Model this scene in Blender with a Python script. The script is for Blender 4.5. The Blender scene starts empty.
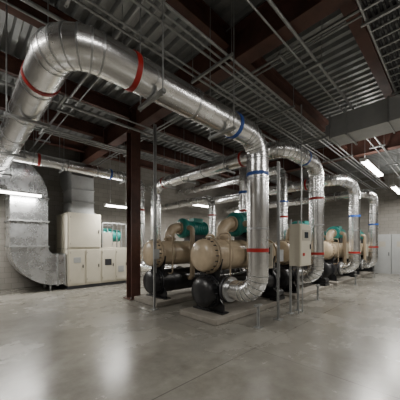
import bpy, math, random
from mathutils import Vector, Matrix
random.seed(3)
D=bpy.data
# ---------------------------------------------------------------- materials
def mat(name,col,metal=0.0,rough=0.5,var=0.0,scale=3.0,bump=0.0,bscale=20.0,col2=None,rvar=0.0,emit=None,estr=0,bdist=.02):
    m=D.materials.new(name); m.use_nodes=True
    nt=m.node_tree; N=nt.nodes; L=nt.links
    bs=N['Principled BSDF']
    bs.inputs['Base Color'].default_value=(*col,1); bs.inputs['Metallic'].default_value=metal
    bs.inputs['Roughness'].default_value=rough
    tc=N.new('ShaderNodeTexCoord')
    if var>0 or col2:
        nz=N.new('ShaderNodeTexNoise'); nz.inputs['Scale'].default_value=scale; nz.inputs['Detail'].default_value=8; nz.inputs['Roughness'].default_value=0.65
        L.new(tc.outputs['Object'],nz.inputs['Vector'])
        cr=N.new('ShaderNodeValToRGB')
        c2=col2 if col2 else tuple(min(1,c*(1+var)) for c in col)
        c1=col if col2 else tuple(c*(1-var) for c in col)
        cr.color_ramp.elements[0].position=0.35; cr.color_ramp.elements[0].color=(*c1,1)
        cr.color_ramp.elements[1].position=0.68; cr.color_ramp.elements[1].color=(*c2,1)
        L.new(nz.outputs['Fac'],cr.inputs['Fac']); L.new(cr.outputs['Color'],bs.inputs['Base Color'])
        if rvar>0:
            mr=N.new('ShaderNodeMapRange'); mr.inputs['From Min'].default_value=.3; mr.inputs['From Max'].default_value=.7
            mr.inputs['To Min'].default_value=max(0,rough-rvar); mr.inputs['To Max'].default_value=rough+rvar
            L.new(nz.outputs['Fac'],mr.inputs['Value']); L.new(mr.outputs['Result'],bs.inputs['Roughness'])
    if bump>0:
        n2=N.new('ShaderNodeTexNoise'); n2.inputs['Scale'].default_value=bscale; n2.inputs['Detail'].default_value=3
        L.new(tc.outputs['Object'],n2.inputs['Vector'])
        bp=N.new('ShaderNodeBump'); bp.inputs['Strength'].default_value=bump; bp.inputs['Distance'].default_value=bdist
        L.new(n2.outputs['Fac'],bp.inputs['Height']); L.new(bp.outputs['Normal'],bs.inputs['Normal'])
    if emit:
        bs.inputs['Emission Color'].default_value=(*emit,1); bs.inputs['Emission Strength'].default_value=estr
    return m
M_alu=mat('aluminium_jacket',(.84,.845,.85),1.0,.25,var=.07,scale=2.5,bump=.28,bscale=6,rvar=.05)
M_seam=mat('jacket_seam',(.50,.51,.52),1.0,.33)
M_red=mat('band_red',(.33,.012,.010),0,.4)
M_blue=mat('band_blue',(.012,.07,.33),0,.4)
M_duct=mat('galvanised_sheet',(.66,.68,.70),.95,.28,var=.12,scale=4,bump=.2,bscale=3,rvar=.06)
M_gduct=mat('grey_duct',(.38,.39,.39),.35,.5,var=.1,scale=3)
M_rust=mat('red_oxide_steel',(.085,.036,.026),0,.6,var=.3,scale=4)
M_deck=mat('roof_deck',(.27,.28,.28),.35,.4,var=.2,scale=1.2)
M_galv=mat('galvanised_conduit',(.34,.35,.35),.6,.38,var=.15,scale=8)
M_tan=mat('tan_insulation',(.45,.36,.25),0,.30,var=.12,scale=5,bump=.1,bscale=8)
M_tan2=mat('tan_cast',(.34,.27,.19),0,.30,var=.1,scale=6)
M_black=mat('black_insulation',(.014,.014,.016),0,.36,var=.3,scale=8,bump=.2,bscale=10)
M_teal=mat('teal_paint',(.02,.21,.185),0,.3,var=.15,scale=8)
M_cream=mat('cream_panel',(.56,.525,.43),0,.4,var=.05,scale=2)
M_creamd=mat('cream_frame',(.36,.335,.28),0,.5)
M_dark=mat('dark_plastic',(.025,.025,.03),0,.5)
M_grey=mat('grey_enamel',(.34,.35,.35),0,.45,var=.05)
M_screen=mat('display_glass',(.02,.03,.04),0,.15)
M_lamp=mat('lamp_diffuser',(1,1,1),0,.5,emit=(1,.97,.92),estr=22)
M_white=mat('white_enamel',(.7,.7,.68),0,.4)
M_pad=mat('pad_concrete',(.18,.165,.14),0,.75,col2=(.25,.23,.20),scale=3,bump=.2)
M_brass=mat('brass',(.6,.42,.15),1,.35)
def floor_mat():
    m=mat('polished_concrete',(.155,.148,.13),0,.26,col2=(.265,.255,.228),scale=.6,bump=.03,bscale=30,rvar=.08)
    nt=m.node_tree;N=nt.nodes;L=nt.links
    bs=N['Principled BSDF']
    cr=[n for n in N if n.type=='VALTORGB'][0]; tc=[n for n in N if n.type=='TEX_COORD'][0]
    nz=N.new('ShaderNodeTexNoise'); nz.inputs['Scale'].default_value=3.5; nz.inputs['Detail'].default_value=12; nz.inputs['Roughness'].default_value=.7
    L.new(tc.outputs['Object'],nz.inputs['Vector'])
    r2=N.new('ShaderNodeValToRGB'); r2.color_ramp.elements[0].position=.3; r2.color_ramp.elements[0].color=(.74,.73,.71,1)
    r2.color_ramp.elements[1].position=.7; r2.color_ramp.elements[1].color=(1.1,1.1,1.1,1)
    L.new(nz.outputs['Fac'],r2.inputs['Fac'])
    mx=N.new('ShaderNodeMix'); mx.data_type='RGBA'; mx.blend_type='MULTIPLY'; mx.inputs[0].default_value=1
    L.new(cr.outputs['Color'],mx.inputs[6]); L.new(r2.outputs['Color'],mx.inputs[7])
    br=N.new('ShaderNodeTexBrick'); br.offset=0; br.inputs['Scale'].default_value=1; br.inputs['Brick Width'].default_value=4.5; br.inputs['Row Height'].default_value=4.5
    br.inputs['Mortar Size'].default_value=.008; br.inputs['Color1'].default_value=(1,1,1,1);br.inputs['Color2'].default_value=(1,1,1,1);br.inputs['Mortar'].default_value=(.55,.55,.55,1)
    mp=N.new('ShaderNodeMapping'); mp.inputs['Location'].default_value=(1.2,2.3,0)
    L.new(tc.outputs['Object'],mp.inputs['Vector']); L.new(mp.outputs['Vector'],br.inputs['Vector'])
    m2=N.new('ShaderNodeMix'); m2.data_type='RGBA'; m2.blend_type='MULTIPLY'; m2.inputs[0].default_value=1
    L.new(mx.outputs[2],m2.inputs[6]); L.new(br.outputs['Color'],m2.inputs[7])
    L.new(m2.outputs[2],bs.inputs['Base Color'])
    return m
M_floor=floor_mat()
def wall_mat(name,axis):
    m=mat(name,(.20,.195,.185),0,.8); nt=m.node_tree;N=nt.nodes;L=nt.links; bs=N['Principled BSDF']
    tc=N['Texture Coordinate']
    sx=N.new('ShaderNodeSeparateXYZ'); cx=N.new('ShaderNodeCombineXYZ')
    L.new(tc.outputs['Object'],sx.inputs[0])
    L.new(sx.outputs['X' if axis=='a' else 'Y'],cx.inputs['X']); L.new(sx.outputs['Z'],cx.inputs['Y'])
    br=N.new('ShaderNodeTexBrick'); br.inputs['Scale'].default_value=1; br.inputs['Brick Width'].default_value=.4; br.inputs['Row Height'].default_value=.2
    br.inputs['Mortar Size'].default_value=.006; br.inputs['Color1'].default_value=(.23,.217,.195,1);br.inputs['Color2'].default_value=(.28,.265,.24,1);br.inputs['Mortar'].default_value=(.16,.15,.135,1)
    L.new(cx.outputs[0],br.inputs['Vector']); L.new(br.outputs['Color'],bs.inputs['Base Color'])
    bp=N.new('ShaderNodeBump'); bp.inputs['Strength'].default_value=.4; bp.inputs['Distance'].default_value=.01; bp.invert=True
    L.new(br.outputs['Fac'],bp.inputs['Height']); L.new(bp.outputs['Normal'],bs.inputs['Normal'])
    return m
M_walla=wall_mat('block_wall_a','a'); M_wallb=wall_mat('block_wall_b','b')
# ---------------------------------------------------------------- mesh builder
class MB:
    def __init__(s): s.v=[];s.f=[];s.m=[];s.mats=[]
    def mi(s,m):
        if m not in s.mats: s.mats.append(m)
        return s.mats.index(m)
    def add(s,vs,fs,m):
        o=len(s.v); k=s.mi(m); s.v+= [tuple(v) for v in vs]
        for f in fs: s.f.append([i+o for i in f]); s.m.append(k)
    def box(s,x0,x1,y0,y1,z0,z1,m):
        vs=[(x0,y0,z0),(x1,y0,z0),(x1,y1,z0),(x0,y1,z0),(x0,y0,z1),(x1,y0,z1),(x1,y1,z1),(x0,y1,z1)]
        s.add(vs,[(0,3,2,1),(4,5,6,7),(0,1,5,4),(1,2,6,5),(2,3,7,6),(3,0,4,7)],m)
    def rev(s,o,ax,prof,m,seg=32):
        o=Vector(o);ax=Vector(ax).normalized()
        u=ax.orthogonal().normalized(); w=ax.cross(u)
        vs=[];fs=[];n=len(prof)
        for t,r in prof:
            for k in range(seg):
                a=2*math.pi*k/seg; vs.append(o+ax*t+(u*math.cos(a)+w*math.sin(a))*max(r,.0008))
        for i in range(n-1):
            for k in range(seg):
                k2=(k+1)%seg; fs.append((i*seg+k,i*seg+k2,(i+1)*seg+k2,(i+1)*seg+k))
        fs.append(tuple(reversed(range(seg)))); fs.append(tuple((n-1)*seg+k for k in range(seg)))
        s.add(vs,fs,m)
    def cyl(s,p0,p1,r,m,seg=20):
        p0=Vector(p0);p1=Vector(p1); s.rev(p0,p1-p0,[(0,r),((p1-p0).length,r)],m,seg)
    def sweep(s,pts,r,m,seg=16):
        pts=[Vector(p) for p in pts]; n=len(pts)
        T=[]
        for i in range(n):
            a=(pts[i]-pts[i-1]).normalized() if i>0 else None; b=(pts[i+1]-pts[i]).normalized() if i<n-1 else None
            T.append(((a+b).normalized() if (a and b) else (a or b)))
        u=T[0].orthogonal().normalized(); vs=[];fs=[]
        for i in range(n):
            if i>0:
                q=T[i-1].rotation_difference(T[i]); u=(q@u); u=(u-T[i]*u.dot(T[i])).normalized()
            w=T[i].cross(u)
            for k in range(seg):
                a=2*math.pi*k/seg; vs.append(pts[i]+(u*math.cos(a)+w*math.sin(a))*r)
        for i in range(n-1):
            for k in range(seg):
                k2=(k+1)%seg; fs.append((i*seg+k,i*seg+k2,(i+1)*seg+k2,(i+1)*seg+k))
        fs.append(tuple(reversed(range(seg)))); fs.append(tuple((n-1)*seg+k for k in range(seg)))
        s.add(vs,fs,m)
    def ring(s,c,ax,r,w,h,m,seg=36):
        s.rev(Vector(c)-Vector(ax).normalized()*w/2,ax,[(0,r-.01),(0,r+h),(w,r+h),(w,r-.01)],m,seg)
    def prism(s,poly,y0,y1,m,plane='xz'):
        n=len(poly)
        if plane=='xz': vs=[(p[0],y0,p[1]) for p in poly]+[(p[0],y1,p[1]) for p in poly]
        elif plane=='yz': vs=[(y0,p[0],p[1]) for p in poly]+[(y1,p[0],p[1]) for p in poly]
        else: vs=[(p[0],p[1],y0) for p in poly]+[(p[0],p[1],y1) for p in poly]
        fs=[tuple(range(n)),tuple(reversed(range(n,2*n)))]+[(i,i+n,(i+1)%n+n,(i+1)%n) for i in range(n)]
        s.add(vs,fs,m)
    def obj(s,name,ang=35,bevel=0,parent=None):
        me=D.meshes.new(name); me.from_pydata(s.v,[],s.f)
        for m in s.mats: me.materials.append(m)
        me.polygons.foreach_set('material_index',s.m); me.polygons.foreach_set('use_smooth',[True]*len(s.f))
        me.update()
        import bmesh
        bm=bmesh.new(); bm.from_mesh(me); bmesh.ops.recalc_face_normals(bm,faces=bm.faces); bm.to_mesh(me); bm.free()
        me.set_sharp_from_angle(angle=math.radians(ang))
        o=D.objects.new(name,me); bpy.context.scene.collection.objects.link(o)
        if bevel:
            b=o.modifiers.new('bevel','BEVEL'); b.width=bevel; b.segments=2; b.limit_method='ANGLE'; b.angle_limit=math.radians(50)
        if parent: o.parent=parent
        return o
def fillet(pts,R,n=6):
    pts=[Vector(p) for p in pts]; out=[pts[0]]; arcs=[]
    for i in range(1,len(pts)-1):
        a=(pts[i-1]-pts[i]).normalized(); b=(pts[i+1]-pts[i]).normalized()
        r=R if not isinstance(R,(list,tuple)) else R[i-1]
        c=pts[i]+(a+b)*r; arc=[]
        for k in range(n+1):
            t=math.pi/2*k/n; arc.append(c-b*r*math.cos(t)-a*r*math.sin(t))
        out+=arc; arcs.append(arc)
    out.append(pts[-1]); return out,arcs
def jpipe(name,pts,r,R,bands=(),flange_end=True,pitch=.95,off=.4):
    b=MB(); path,arcs=fillet(pts,R); b.sweep(path,r,M_alu,40)
    for i in range(len(path)-1):
        d=path[i+1]-path[i]; L=d.length
        if L>.6:
            t=off
            while t<L-.1:
                b.ring(path[i]+d.normalized()*t,d,r,.035,.005,M_seam); t+=pitch
    for arc in arcs:
        for k in range(len(arc)):
            if k==0: ax=arc[1]-arc[0]
            elif k==len(arc)-1: ax=arc[-1]-arc[-2]
            else: ax=arc[k+1]-arc[k-1]
            b.ring(arc[k],ax,r,.02,.005,M_seam)
    for p,ax,m,w in bands: b.ring(p,ax,r,w,.009,m)
    if flange_end:
        d=(path[-1]-path[-2]).normalized()
        b.ring(path[-1]-d*.06,d,r,.05,.06,M_seam); b.ring(path[-1]-d*.0,d,r*.8,.05,.12,M_dark)
    return b.obj(name,ang=13)
# ---------------------------------------------------------------- room
A0,A1,B0,B1,H=-5.0,17.8,-6.0,11.4,5.75
TOP=5.67
def slab(name,x0,x1,y0,y1,z0,z1,m):
    b=MB(); b.box(x0,x1,y0,y1,z0,z1,m); return b.obj(name)
slab('floor',A0,A1,B0,B1,-.15,0,M_floor)
slab('wall_back',A0,A1,B1,B1+.2,0,H,M_walla)
slab('wall_front',A0,A1,B0-.2,B0,0,H,M_walla)
slab('wall_right',A1,A1+.2,B0,B1,0,H,M_wallb)
slab('wall_left',A0-.2,A0,B0,B1,0,H,M_wallb)
b=MB()
x=A0; pts=[]; p=.24
while x<A1:
    pts+= [(x,H-.075),(x+.09,H-.075),(x+.12,H),(x+.21,H)]; x+=p
vs=[];fs=[]
for q in pts: vs+= [(q[0],B0,q[1]),(q[0],B1,q[1])]
for i in range(len(pts)-1): fs.append((2*i,2*i+1,2*i+3,2*i+2))
b.add(vs,fs,M_deck); b.box(A0,A1,B0,B1,H+.03,H+.15,M_deck); b.obj('ceiling')
def ibeam(b,axis,c,z0,z1,s0,s1,fw,ft=.022,wt=.016,m=M_rust):
    for (u0,u1,w0,w1) in [(c-fw/2,c+fw/2,z0,z0+ft),(c-fw/2,c+fw/2,z1-ft,z1),(c-wt/2,c+wt/2,z0+ft,z1-ft)]:
        if axis=='a': b.box(s0,s1,u0,u1,w0,w1,m)
        else: b.box(u0,u1,s0,s1,w0,w1,m)
for g in (-3.4,3.79,10.98):
    b=MB(); ibeam(b,'b',g,5.0,5.62,B0+.02,B1-.02,.30); 
    for s in (-4,1.2,3.05,4.9,6.65,6.89,8.6): b.box(g-.14,g+.14,s-.008,s+.008,5.02,5.6,M_rust)
    b.obj('steel_girder')
for s in (-4.3,-2.5,-.65,1.2,3.05,4.9,6.77,8.6,10.4):
    for x0,x1 in ((A0+.02,-3.56),(-3.24,3.63),(3.95,10.82),(11.14,A1-.02)):
        b=MB(); ibeam(b,'a',s,5.30,TOP,x0,x1,.19); b.obj('steel_joist')
for cx,cy in ((3.79,6.8),(10.98,6.8),(-3.4,6.8)):
    b=MB(); h=.15
    b.box(cx-h,cx+h,cy-h,cy-h+.025,.03,4.99,M_rust); b.box(cx-h,cx+h,cy+h-.025,cy+h,.03,4.99,M_rust); b.box(cx-.01,cx+.01,cy-h+.025,cy+h-.025,.03,4.99,M_rust)
    b.box(cx-.22,cx+.22,cy-.22,cy+.22,0,.03,M_rust)
    for i in(-1,1):
        for j in(-1,1): b.cyl((cx+i*.18,cy+j*.18,.03),(cx+i*.18,cy+j*.18,.08),.016,M_galv,8)
    b.obj('steel_column')
# ---------------------------------------------------------------- big jacketed pipes
X=(1,0,0);Y=(0,1,0);Z=(0,0,1)
RA,RB,CA=4.16,2.70,.74
jpipe('insulated_pipe',[(-4.5,9.35,3.66),(CA,9.35,3.66),(CA,RB,3.66),(RA,RB,3.66),(RA,RB,.66),(RA,3.42,.66)],.205,[.5,.36,.40,.36],
   [((CA,3.55,3.66),Y,M_red,.06),((1.48,RB,3.66),X,M_red,.06),((3.4,RB,3.66),X,M_blue,.07),((RA,RB,2.95),Z,M_blue,.06),((RA,RB,1.5),Z,M_red,.07)])
jpipe('insulated_pipe',[(6.5,8.3,.66),(5.6,8.3,.66),(5.6,8.3,3.95),(5.6,2.9,3.95),(7.55,2.9,3.95),(7.55,2.9,.64),(7.55,3.42,.64)],.2,[.36,.42,.42,.42,.36],
   [((5.6,7.7,3.95),Y,M_red,.06),((5.6,4.1,3.95),Y,M_red,.06),((6.7,2.9,3.95),X,M_blue,.06),((7.55,2.9,2.95),Z,M_red,.06),((7.55,2.9,1.35),Z,M_red,.07)])
jpipe('insulated_pipe',[(9.75,11.2,3.95),(9.75,2.9,3.95),(11.4,2.9,3.95),(11.4,2.9,.64),(11.4,3.42,.64)],.2,[.42,.42,.36],
   [((9.75,4.1,3.95),Y,M_red,.06),((11.4,2.9,2.75),Z,M_blue,.07),((11.4,2.9,1.3),Z,M_red,.07)])
jpipe('insulated_pipe',[(13.2,11.2,3.95),(13.2,2.9,3.95),(14.6,2.9,3.95),(14.6,2.9,.64),(14.6,3.42,.64)],.2,[.42,.42,.36],
   [((14.6,2.9,2.6),Z,M_blue,.07),((14.6,2.9,1.5),Z,M_red,.07)])
jpipe('insulated_pipe',[(-4.5,8.9,4.2),(5.25,8.9,4.2),(5.25,8.9,.64),(5.25,6.42,.64)],.18,[.4,.36],
   [((1.75,8.9,4.2),X,M_red,.07),((4.0,8.9,4.2),X,M_blue,.07),((5.25,8.9,3.0),Z,M_red,.07)])
for ax_,by_,zt in ((6.7,4.85,4.45),(9.2,4.8,4.6),(13.0-.35,4.8,4.6)):
    jpipe('insulated_pipe',[(ax_,11.2,zt),(ax_,by_,zt),(ax_,by_,.64),(ax_,4.28,.64)],.17,[.38,.3],
      [((ax_,by_,3.3),Z,M_blue,.07),((ax_,by_,2.7),Z,M_red,.07)])
jpipe('insulated_pipe',[(7.4,11.2,3.5),(7.4,6.95,3.5),(7.4,6.95,.64),(7.4,6.45,.64)],.15,[.34,.3],[((7.4,6.95,2.8),Z,M_red,.06)])
# ---------------------------------------------------------------- chillers
def chiller(a0,b0,L=3.0):
    b=MB()
    def barrel(z,r,m,mh,yo):
        y=b0+yo
        b.rev((a0+.22,y,z),X,[(0,r),(L-.44,r)],m,40)
        for s,xx in ((-1,a0+.22),(1,a0+L-.22)):
            b.rev((xx,y,z),(s,0,0),[(-.05,r+.035),(0,r+.035),(.0,r+.01),(.13,r-.005),(.17,r-.04),(.21,r*.55),(.225,.001)],mh,40)
            b.ring((xx-s*.07,y,z),X,r,.03,.05,M_tan2 if mh is M_tan else M_dark,40)
            for k in range(20):
                t=2*math.pi*k/20
                c=(xx,y+math.cos(t)*(r+.02),z+math.sin(t)*(r+.02)); b.cyl((c[0]-.07*1,c[1],c[2]),(c[0]+.03,c[1],c[2]),.012,M_dark,6)
        for k in range(1,4):
            b.ring((a0+L*k/4,y,z),X,r,.04,.006,M_tan2 if m is M_tan else M_dark,40)
    barrel(1.37,.36,M_tan,M_tan,0)
    barrel(.57,.33,M_black,M_black,0)
    for xx in (a0+.34,a0+L-.38):
        b.prism([(b0-.42,.12),(b0+.42,.12),(b0+.42,.3),(b0+.30,.42),(b0+.30,.95),(b0+.38,1.3),(b0-.38,1.3),(b0-.30,.95),(b0-.30,.42),(b0-.42,.3)],xx,xx+.03,M_black,'yz')
        b.box(xx-.09,xx+.12,b0-.46,b0+.46,.12,.15,M_black)
    p,_=fillet([(a0+.78,b0,1.6),(a0+.78,b0,2.12),(a0+1.2,b0,2.12)],.26,8); b.sweep(p,.145,M_tan,28)
    b.ring((a0+.78,b0,1.78),Z,.145,.05,.04,M_tan2); b.ring((a0+1.12,b0,2.12),X,.145,.05,.05,M_tan2)
    b.rev((a0+1.15,b0,2.12),X,[(0,.16),(.03,.27),(.08,.31),(.17,.31),(.22,.26),(.24,.2)],M_teal,36)
    b.rev((a0+1.39,b0,2.12),X,[(0,.22),(.18,.24),(.18,.27),(.22,.27),(.22,.23),(.75,.23),(.75,.26),(.79,.26),(.79,.22),(.86,.15),(.87,.001)],M_teal,36)
    for k in range(6): b.ring((a0+1.68+k*.08,b0,2.12),X,.23,.02,.02,M_teal)
    b.box(a0+1.65,a0+2.05,b0-.12,b0+.12,2.32,2.46,M_teal)
    b.box(a0+1.5,a0+2.1,b0-.2,b0+.2,1.70,1.92,M_black)
    p,_=fillet([(a0+1.27,b0-.25,2.12),(a0+1.27,b0-.46,2.12),(a0+1.27,b0-.46,.62),(a0+1.27,b0-.2,.62)],.12,6); b.sweep(p,.075,M_tan2,20)
    p,_=fillet([(a0+2.35,b0+.1,1.68),(a0+2.35,b0+.1,1.95),(a0+2.8,b0+.1,1.95),(a0+2.8,b0+.1,1.65)],.1,5); b.sweep(p,.05,M_tan,14)
    p,_=fillet([(a0+.55,b0-.1,1.68),(a0+.55,b0-.1,1.86),(a0+.55,b0-.43,1.86),(a0+.55,b0-.43,.8),(a0+.55,b0-.2,.8)],.08,5); b.sweep(p,.018,M_tan2,10)
    for q in (1.9,2.2): b.cyl((a0+q,b0-.33,1.45),(a0+q,b0-.45,1.45),.03,M_brass,12)
    b.box(a0+1.55,a0+2.15,b0-.56,b0-.40,1.0,1.65,M_cream); b.box(a0+1.62,a0+2.08,b0-.566,b0-.56,1.05,1.6,M_creamd); b.box(a0+1.72,a0+1.98,b0-.57,b0-.566,1.38,1.54,M_screen)
    b.box(a0+1.6,a0+2.1,b0-.42,b0-.28,1.15,1.25,M_dark)
    b.rev((a0+2.3,b0-.5,.3),X,[(0,.1),(.35,.1),(.38,.06)],M_black,20); b.box(a0+2.25,a0+2.7,b0-.6,b0-.4,.12,.21,M_black)
    return b.obj('water_chiller')
def pad(a0,b0,L=3.0):
    b=MB(); b.box(a0-.1,a0+L+.12,b0-.60,b0+.54,0,.12,M_pad); b.obj('concrete_pad',bevel=.015)
for a0 in (3.75,7.2,10.85,14.2):
    for b0 in (3.92,5.98):
        if b0>5 and abs(a0-10.85)<.1: a=a0+.6
        else: a=a0
        Lc=2.95 if a0<14 else 2.8
        if b0>5 and a0>14: a=a0+.45
        pad(a,b0,Lc); chiller(a,b0,Lc)
# ---------------------------------------------------------------- pipe stands / struts
def stand(x,y,ztop,name='pipe_stand'):
    b=MB(); b.box(x-.07,x+.07,y-.07,y+.07,0,.012,M_galv); b.box(x-.021,x+.021,y-.021,y+.021,.012,ztop-.03,M_galv)
    b.box(x-.016,x-.008,y-.024,y-.02,.05,ztop-.05,M_dark)
    b.box(x-.1,x+.1,y-.03,y+.03,ztop-.03,ztop,M_galv); b.obj(name)
stand(RA+.02,RB,.45)
for x in (7.55,11.4,14.6): stand(x,2.86,.435)
def post(x,y,h,name):
    b=MB(); b.box(x-.08,x+.08,y-.08,y+.08,0,.012,M_galv); b.box(x-.021,x+.021,y-.021,y+.021,0.012,h,M_galv)
    b.box(x-.008,x+.008,y-.024,y-.021,.05,h-.05,M_dark)
    b.cyl((x+.05,y,.9),(x+.05,y,h),.014,M_galv,10)
    b.box(x-.06,x+.10,y-.07,y-.022,1.25,1.5,M_grey); b.obj(name)
post(4.95,2.70,3.4,'strut_post'); post(3.5,5.25,4.6,'strut_post')
def cabinet(x,y):
    b=MB()
    for xx in (x+.1,x+.5):
        b.box(xx-.07,xx+.07,y+.2,y+.34,0,.012,M_galv); b.box(xx-.021,xx+.021,y+.25,y+.29,.012,2.2,M_galv)
    b.box(x,x+.6,y,y+.25,1.12,2.08,M_cream); b.box(x+.03,x+.57,y-.012,y,1.15,2.05,M_cream)
    b.box(x+.1,x+.5,y-.018,y-.012,1.7,1.95,M_creamd); b.box(x+.2,x+.4,y-.022,y-.018,1.76,1.9,M_screen)
    b.box(x+.5,x+.53,y-.03,y-.012,1.5,1.62,M_dark); b.box(x+.12,x+.22,y-.02,y-.012,1.35,1.42,M_red)
    b.cyl((x+.3,y+.10,2.08),(x+.3,y+.10,4.9),.015,M_galv,10)
    for q in (.2,.4): b.cyl((x+q,y+.12,.0),(x+q,y+.12,1.12),.015,M_galv,10)
    b.obj('control_cabinet',bevel=.006)
cabinet(5.5,2.47)
# ---------------------------------------------------------------- air handler + ducts
b=MB(); x0,x1,y0,y1=2.82,4.0,9.7,11.1
b.box(x0,5.15,y0,y1,0,.12,M_dark)
b.box(x0,x1,y0,y1,.12,2.78,M_cream); b.box(x1,5.15,y0,y1,.12,1.5,M_cream)
def panel(px0,px1,pz0,pz1):
    b.box(px0+.02,px1-.02,y0-.025,y0,pz0+.02,pz1-.02,M_cream); b.box(px1-.09,px1-.06,y0-.05,y0-.025,(pz0+pz1)/2-.06,(pz0+pz1)/2+.06,M_dark)
    for z in (pz0+.12,pz1-.16): b.box(px0+.03,px0+.06,y0-.04,y0-.025,z,z+.06,M_creamd)
for q in ((2.85,3.4,.18,1.45),(3.43,3.98,.18,1.45),(4.02,4.56,.18,1.45),(4.59,5.13,.18,1.45),(2.85,3.98,1.5,2.74)): panel(*q)
b.box(4.15,4.42,y0-.032,y0-.025,.8,1.05,M_dark); b.box(3.0,3.25,y0-.032,y0-.025,.95,1.15,M_grey); b.box(4.7,4.95,y0-.032,y0-.025,.5,.75,M_grey)
for z in (.14,1.44,2.72): b.box(x0-.02,x0,y0,y1,z,z+.05,M_creamd)
for y in (y0,(y0+y1)/2,y1-.05): b.box(x0-.02,x0,y,y+.05,.14,2.77,M_creamd)
for xx in (4.05,5.07):
    for yy in (y0+.03,y1-.1): b.box(xx,xx+.05,yy,yy+.05,1.5,2.5,M_galv)
b.box(4.05,5.12,y0+.03,y0+.08,2.45,2.5,M_galv); b.box(4.05,5.12,y1-.1,y1-.05,2.45,2.5,M_galv)
b.rev((4.15,y0+.5,1.98),X,[(0,.1),(.02,.3),(.5,.3),(.52,.26),(.8,.26),(.84,.1)],M_teal,28)
b.box(4.2,4.9,y0+.25,y0+.75,1.5,1.74,M_creamd)
b.box(4.12,4.5,y0+.10,y0+.16,1.5,2.1,M_creamd)
for k in range(5): b.cyl((4.15+k*.2,y0+.2,1.5),(4.15+k*.2,y0+.2,2.45),.018,M_galv,10)
b.obj('air_handling_unit',bevel=.006)
b=MB(); dy0,dy1=9.85,10.95
def ductarc(b,cx,cz,ri,ro,t0,t1,m,n=12):
    vs=[];fs=[]
    for k in range(n+1):
        t=t0+(t1-t0)*k/n; c,s=math.cos(t),math.sin(t)
        o=(cx+ro*c,cz+ro*s); i=(cx+ri*c,cz+ri*s)
        vs+=[(o[0],dy0,o[1]),(o[0],dy1,o[1]),(i[0],dy1,i[1]),(i[0],dy0,i[1])]
    for k in range(n):
        for j in range(4): fs.append((4*k+j,4*k+(j+1)%4,4*k+4+(j+1)%4,4*k+4+j))
    b.add(vs,fs,m)
ductarc(b,2.53,1.55,.3,1.35,math.pi,1.5*math.pi,M_duct)
b.box(2.53,2.79,dy0,dy1,.2,1.25,M_duct)
b.box(1.18,2.23,dy0,dy1,1.55,3.2,M_duct)
ductarc(b,.88,3.2,.3,1.35,0,.5*math.pi,M_duct)
b.box(-4.5,.88,dy0,dy1,3.5,4.55,M_duct)
for z in (1.55,2.4,3.2): b.box(1.14,2.27,dy0-.04,dy1+.04,z-.025,z+.025,M_galv)
for xx in (2.53,2.765): b.box(xx-.025,xx+.025,dy0-.04,dy1+.04,.16,1.29,M_galv)
for xx in (.88,-.3,-1.5): b.box(xx-.025,xx+.025,dy0-.04,dy1+.04,3.46,4.59,M_galv)
for yy in (dy0+.1,dy1-.15): b.box(2.3,2.35,yy,yy+.05,0,.3,M_galv)
b.obj('supply_air_duct')
b=MB()
b.box(3.0,3.8,9.9,10.9,2.78,3.7,M_gduct)
for z in (2.80,3.25,3.7): b.box(2.96,3.84,9.86,10.94,z-.02,z+.02,M_galv)
b.prism([(9.9,3.7),(10.9,3.7),(11.38,4.1),(11.38,4.8),(10.6,4.8),(9.9,4.2)],3.0,3.8,M_gduct,'yz')
b.obj('return_air_duct')
b=MB(); b.box(6.85,7.6,B0+.05,2.3,4.34,4.86,M_gduct)
y=2.3
while y>B0+.2: b.box(6.82,7.63,y-.03,y,4.31,4.89,M_galv); y-=1.2
b.box(6.98,7.47,2.3,2.45,4.45,4.75,M_gduct)
for yy in (1.9,-.5,-3): 
    for xx in (6.8,7.65): b.cyl((xx,yy,4.3),(xx,yy,TOP),.008,M_galv,6)
    b.box(6.76,7.69,yy-.02,yy+.02,4.28,4.31,M_galv)
b.obj('ceiling_duct')
# ---------------------------------------------------------------- conduits
def bundle(axis,cs,z,s0,s1,rs,hang=2.2,name='conduit_rack'):
    b=MB()
    for c,r in zip(cs,rs):
        p0=(s0,c,z+r) if axis=='a' else (c,s0,z+r); p1=(s1,c,z+r) if axis=='a' else (c,s1,z+r)
        b.cyl(p0,p1,r,M_galv,12)
    s=s0+.6; lo,hi=min(cs)-.12,max(cs)+.12
    while s<s1:
        if axis=='a':
            b.box(s-.02,s+.02,lo,hi,z-.041,z,M_galv)
            for y in (lo+.03,hi-.03): b.cyl((s,y,z-.06),(s,y,TOP),.007,M_galv,6)
        else:
            b.box(lo,hi,s-.02,s+.02,z-.041,z,M_galv)
            for y in (lo+.03,hi-.03): b.cyl((y,s,z-.06),(y,s,TOP),.007,M_galv,6)
        s+=hang
    b.obj(name)
bundle('a',[2.66,2.78,2.90,3.30,3.42],4.72,-4,17.5,[.022,.016,.02,.016,.02])
bundle('a',[1.8,2.0],4.92,-4,17.5,[.025,.016],hang=2.7)
bundle('a',[4.05,4.25],4.86,-4,17.5,[.03,.016],hang=2.7)
bundle('a',[5.75,6.1],4.70,-4,17.5,[.018,.035],hang=2.5)
bundle('a',[7.6,7.75,7.9],4.68,-4,17.5,[.025,.025,.018],hang=2.5)
bundle('b',[4.35,4.47],5.12,-5.5,11.3,[.025,.018],hang=2.4)
bundle('b',[1.9,2.1],5.06,-5.5,11.3,[.028,.016],hang=2.4)
bundle('b',[8.2,8.35,8.5],5.05,-5.5,11.3,[.04,.02,.02],hang=2.4)
b=MB()
for yy in (.55,.95): b.box(-4,17.5,yy-.012,yy+.012,4.90,4.99,M_galv)
x=-3.9
while x<17.4: b.box(x,x+.03,.56,.94,4.91,4.93,M_galv); x+=.25
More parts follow.
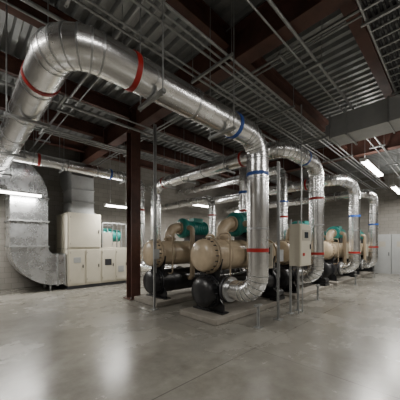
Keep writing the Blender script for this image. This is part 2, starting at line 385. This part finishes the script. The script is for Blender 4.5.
for k in range(5): b.cyl((-3.9,.62+k*.07,4.955),(17.3,.62+k*.07,4.955),.022,M_dark,8)
x=-3
while x<17:
    for yy in (.5,1.0): b.cyl((x,yy,4.88),(x,yy,TOP),.007,M_galv,6)
    b.box(x-.02,x+.02,.48,1.02,4.87,4.90,M_galv); x+=2.45
b.obj('cable_tray')
def hanger(x,y,z,r,along):
    b=MB(); w=r+.08; zz=z-r-.045
    if along=='a':
        b.box(x-.025,x+.025,y-w,y+w,zz,zz+.041,M_galv); P=[(x,y-w+.03),(x,y+w-.03)]
    else:
        b.box(x-w,x+w,y-.025,y+.025,zz,zz+.041,M_galv); P=[(x-w+.03,y),(x+w-.03,y)]
    for q in P: b.cyl((q[0],q[1],zz-.03),(q[0],q[1],TOP),.009,M_galv,6)
    b.obj('pipe_hanger')
for x in (1.75,3.1): hanger(x,RB,3.66,.205,'a')
for y in (4.4,6.3,8.2): hanger(CA,y,3.66,.205,'b')
for y in (4.6,6.3,7.4): hanger(5.6,y,3.95,.2,'b')
for x in (-.5,2.4,4.5): hanger(x,8.9,4.2,.18,'a')
for y in (5.2,7.5): hanger(9.75,y,3.95,.2,'b')
# ---------------------------------------------------------------- electrical gear on far wall
b=MB()
for k in range(4):
    y=.2+k*.8; b.box(17.25,17.79,y,y+.78,0.0,2.2,M_grey); b.box(17.235,17.25,y+.04,y+.74,.1,2.12,M_grey)
    b.box(17.22,17.235,y+.08,y+.12,1.0,1.2,M_dark); b.box(17.228,17.235,y+.25,y+.55,1.5,1.8,M_creamd)
b.obj('electrical_switchgear',bevel=.005)
# ---------------------------------------------------------------- lights
def strip(x0,x1,y,z,power,up=.17):
    b=MB(); L=x1-x0
    b.prism([(y-.10,z+.03),(y+.10,z+.03),(y+.05,z+.09),(y-.05,z+.09)],x0,x1,M_white,'yz')
    b.box(x0-.01,x0,y-.10,y+.10,z-.025,z+.09,M_white); b.box(x1,x1+.01,y-.10,y+.10,z-.025,z+.09,M_white)
    b.prism([(y-.09,z+.03),(y-.075,z-.01),(y-.04,z-.025),(y+.04,z-.025),(y+.075,z-.01),(y+.09,z+.03)],x0,x1,M_lamp,'yz')
    for xx in (x0+.2,x1-.2): b.cyl((xx,y,z+.09),(xx,y,TOP),.006,M_galv,6)
    o=b.obj('fluorescent_or_fill_light')
    for k,(pw,zz,rx) in enumerate(((power,z-.035,0),(power*up,z+.12,math.pi))):  # second lamp faces up, added above the housing to brighten the deck
        l=D.lights.new('strip_or_fill_lamp','AREA'); l.shape='RECTANGLE'; l.size=L; l.size_y=.16; l.energy=pw; l.color=(1,.965,.90)
        lo=D.objects.new('strip_or_fill_lamp',l); bpy.context.scene.collection.objects.link(lo); lo.location=((x0+x1)/2,y,zz); lo.rotation_euler=(rx,0,0); lo.parent=o
P=125
strip(.0,1.93,9.45,3.18,P*1.2); strip(3.95,5.0,9.2,3.08,P*.7); strip(7.3,9.4,8.7,3.5,P*1.4)
strip(9.0,11.4,2.05,4.2,P*1.7); strip(11.5,13.5,9.0,3.55,P*1.2); strip(13.9,16.1,2.05,4.2,P*1.3)
strip(4.5,6.9,-2.2,4.3,P*1.5); strip(-1.0,1.4,-.8,4.5,P*.8); strip(-3.2,-.8,4.6,4.5,P*1.6); strip(9,11.4,-2.5,4.3,P*1.2)  # extra strips out of view, added to light the pipes and foreground
w=D.worlds.new('World'); bpy.context.scene.world=w; w.use_nodes=True; w.node_tree.nodes['Background'].inputs[0].default_value=(.5,.55,.6,1); w.node_tree.nodes['Background'].inputs[1].default_value=.05
# ---------------------------------------------------------------- camera
c=D.cameras.new('camera'); c.sensor_width=36; c.lens=22.5; c.shift_y=.1125; c.clip_start=.05
o=D.objects.new('camera',c); bpy.context.scene.collection.objects.link(o); o.location=(0,0,1.6); o.rotation_euler=(math.radians(90),0,math.radians(-44.03))
bpy.context.scene.camera=o
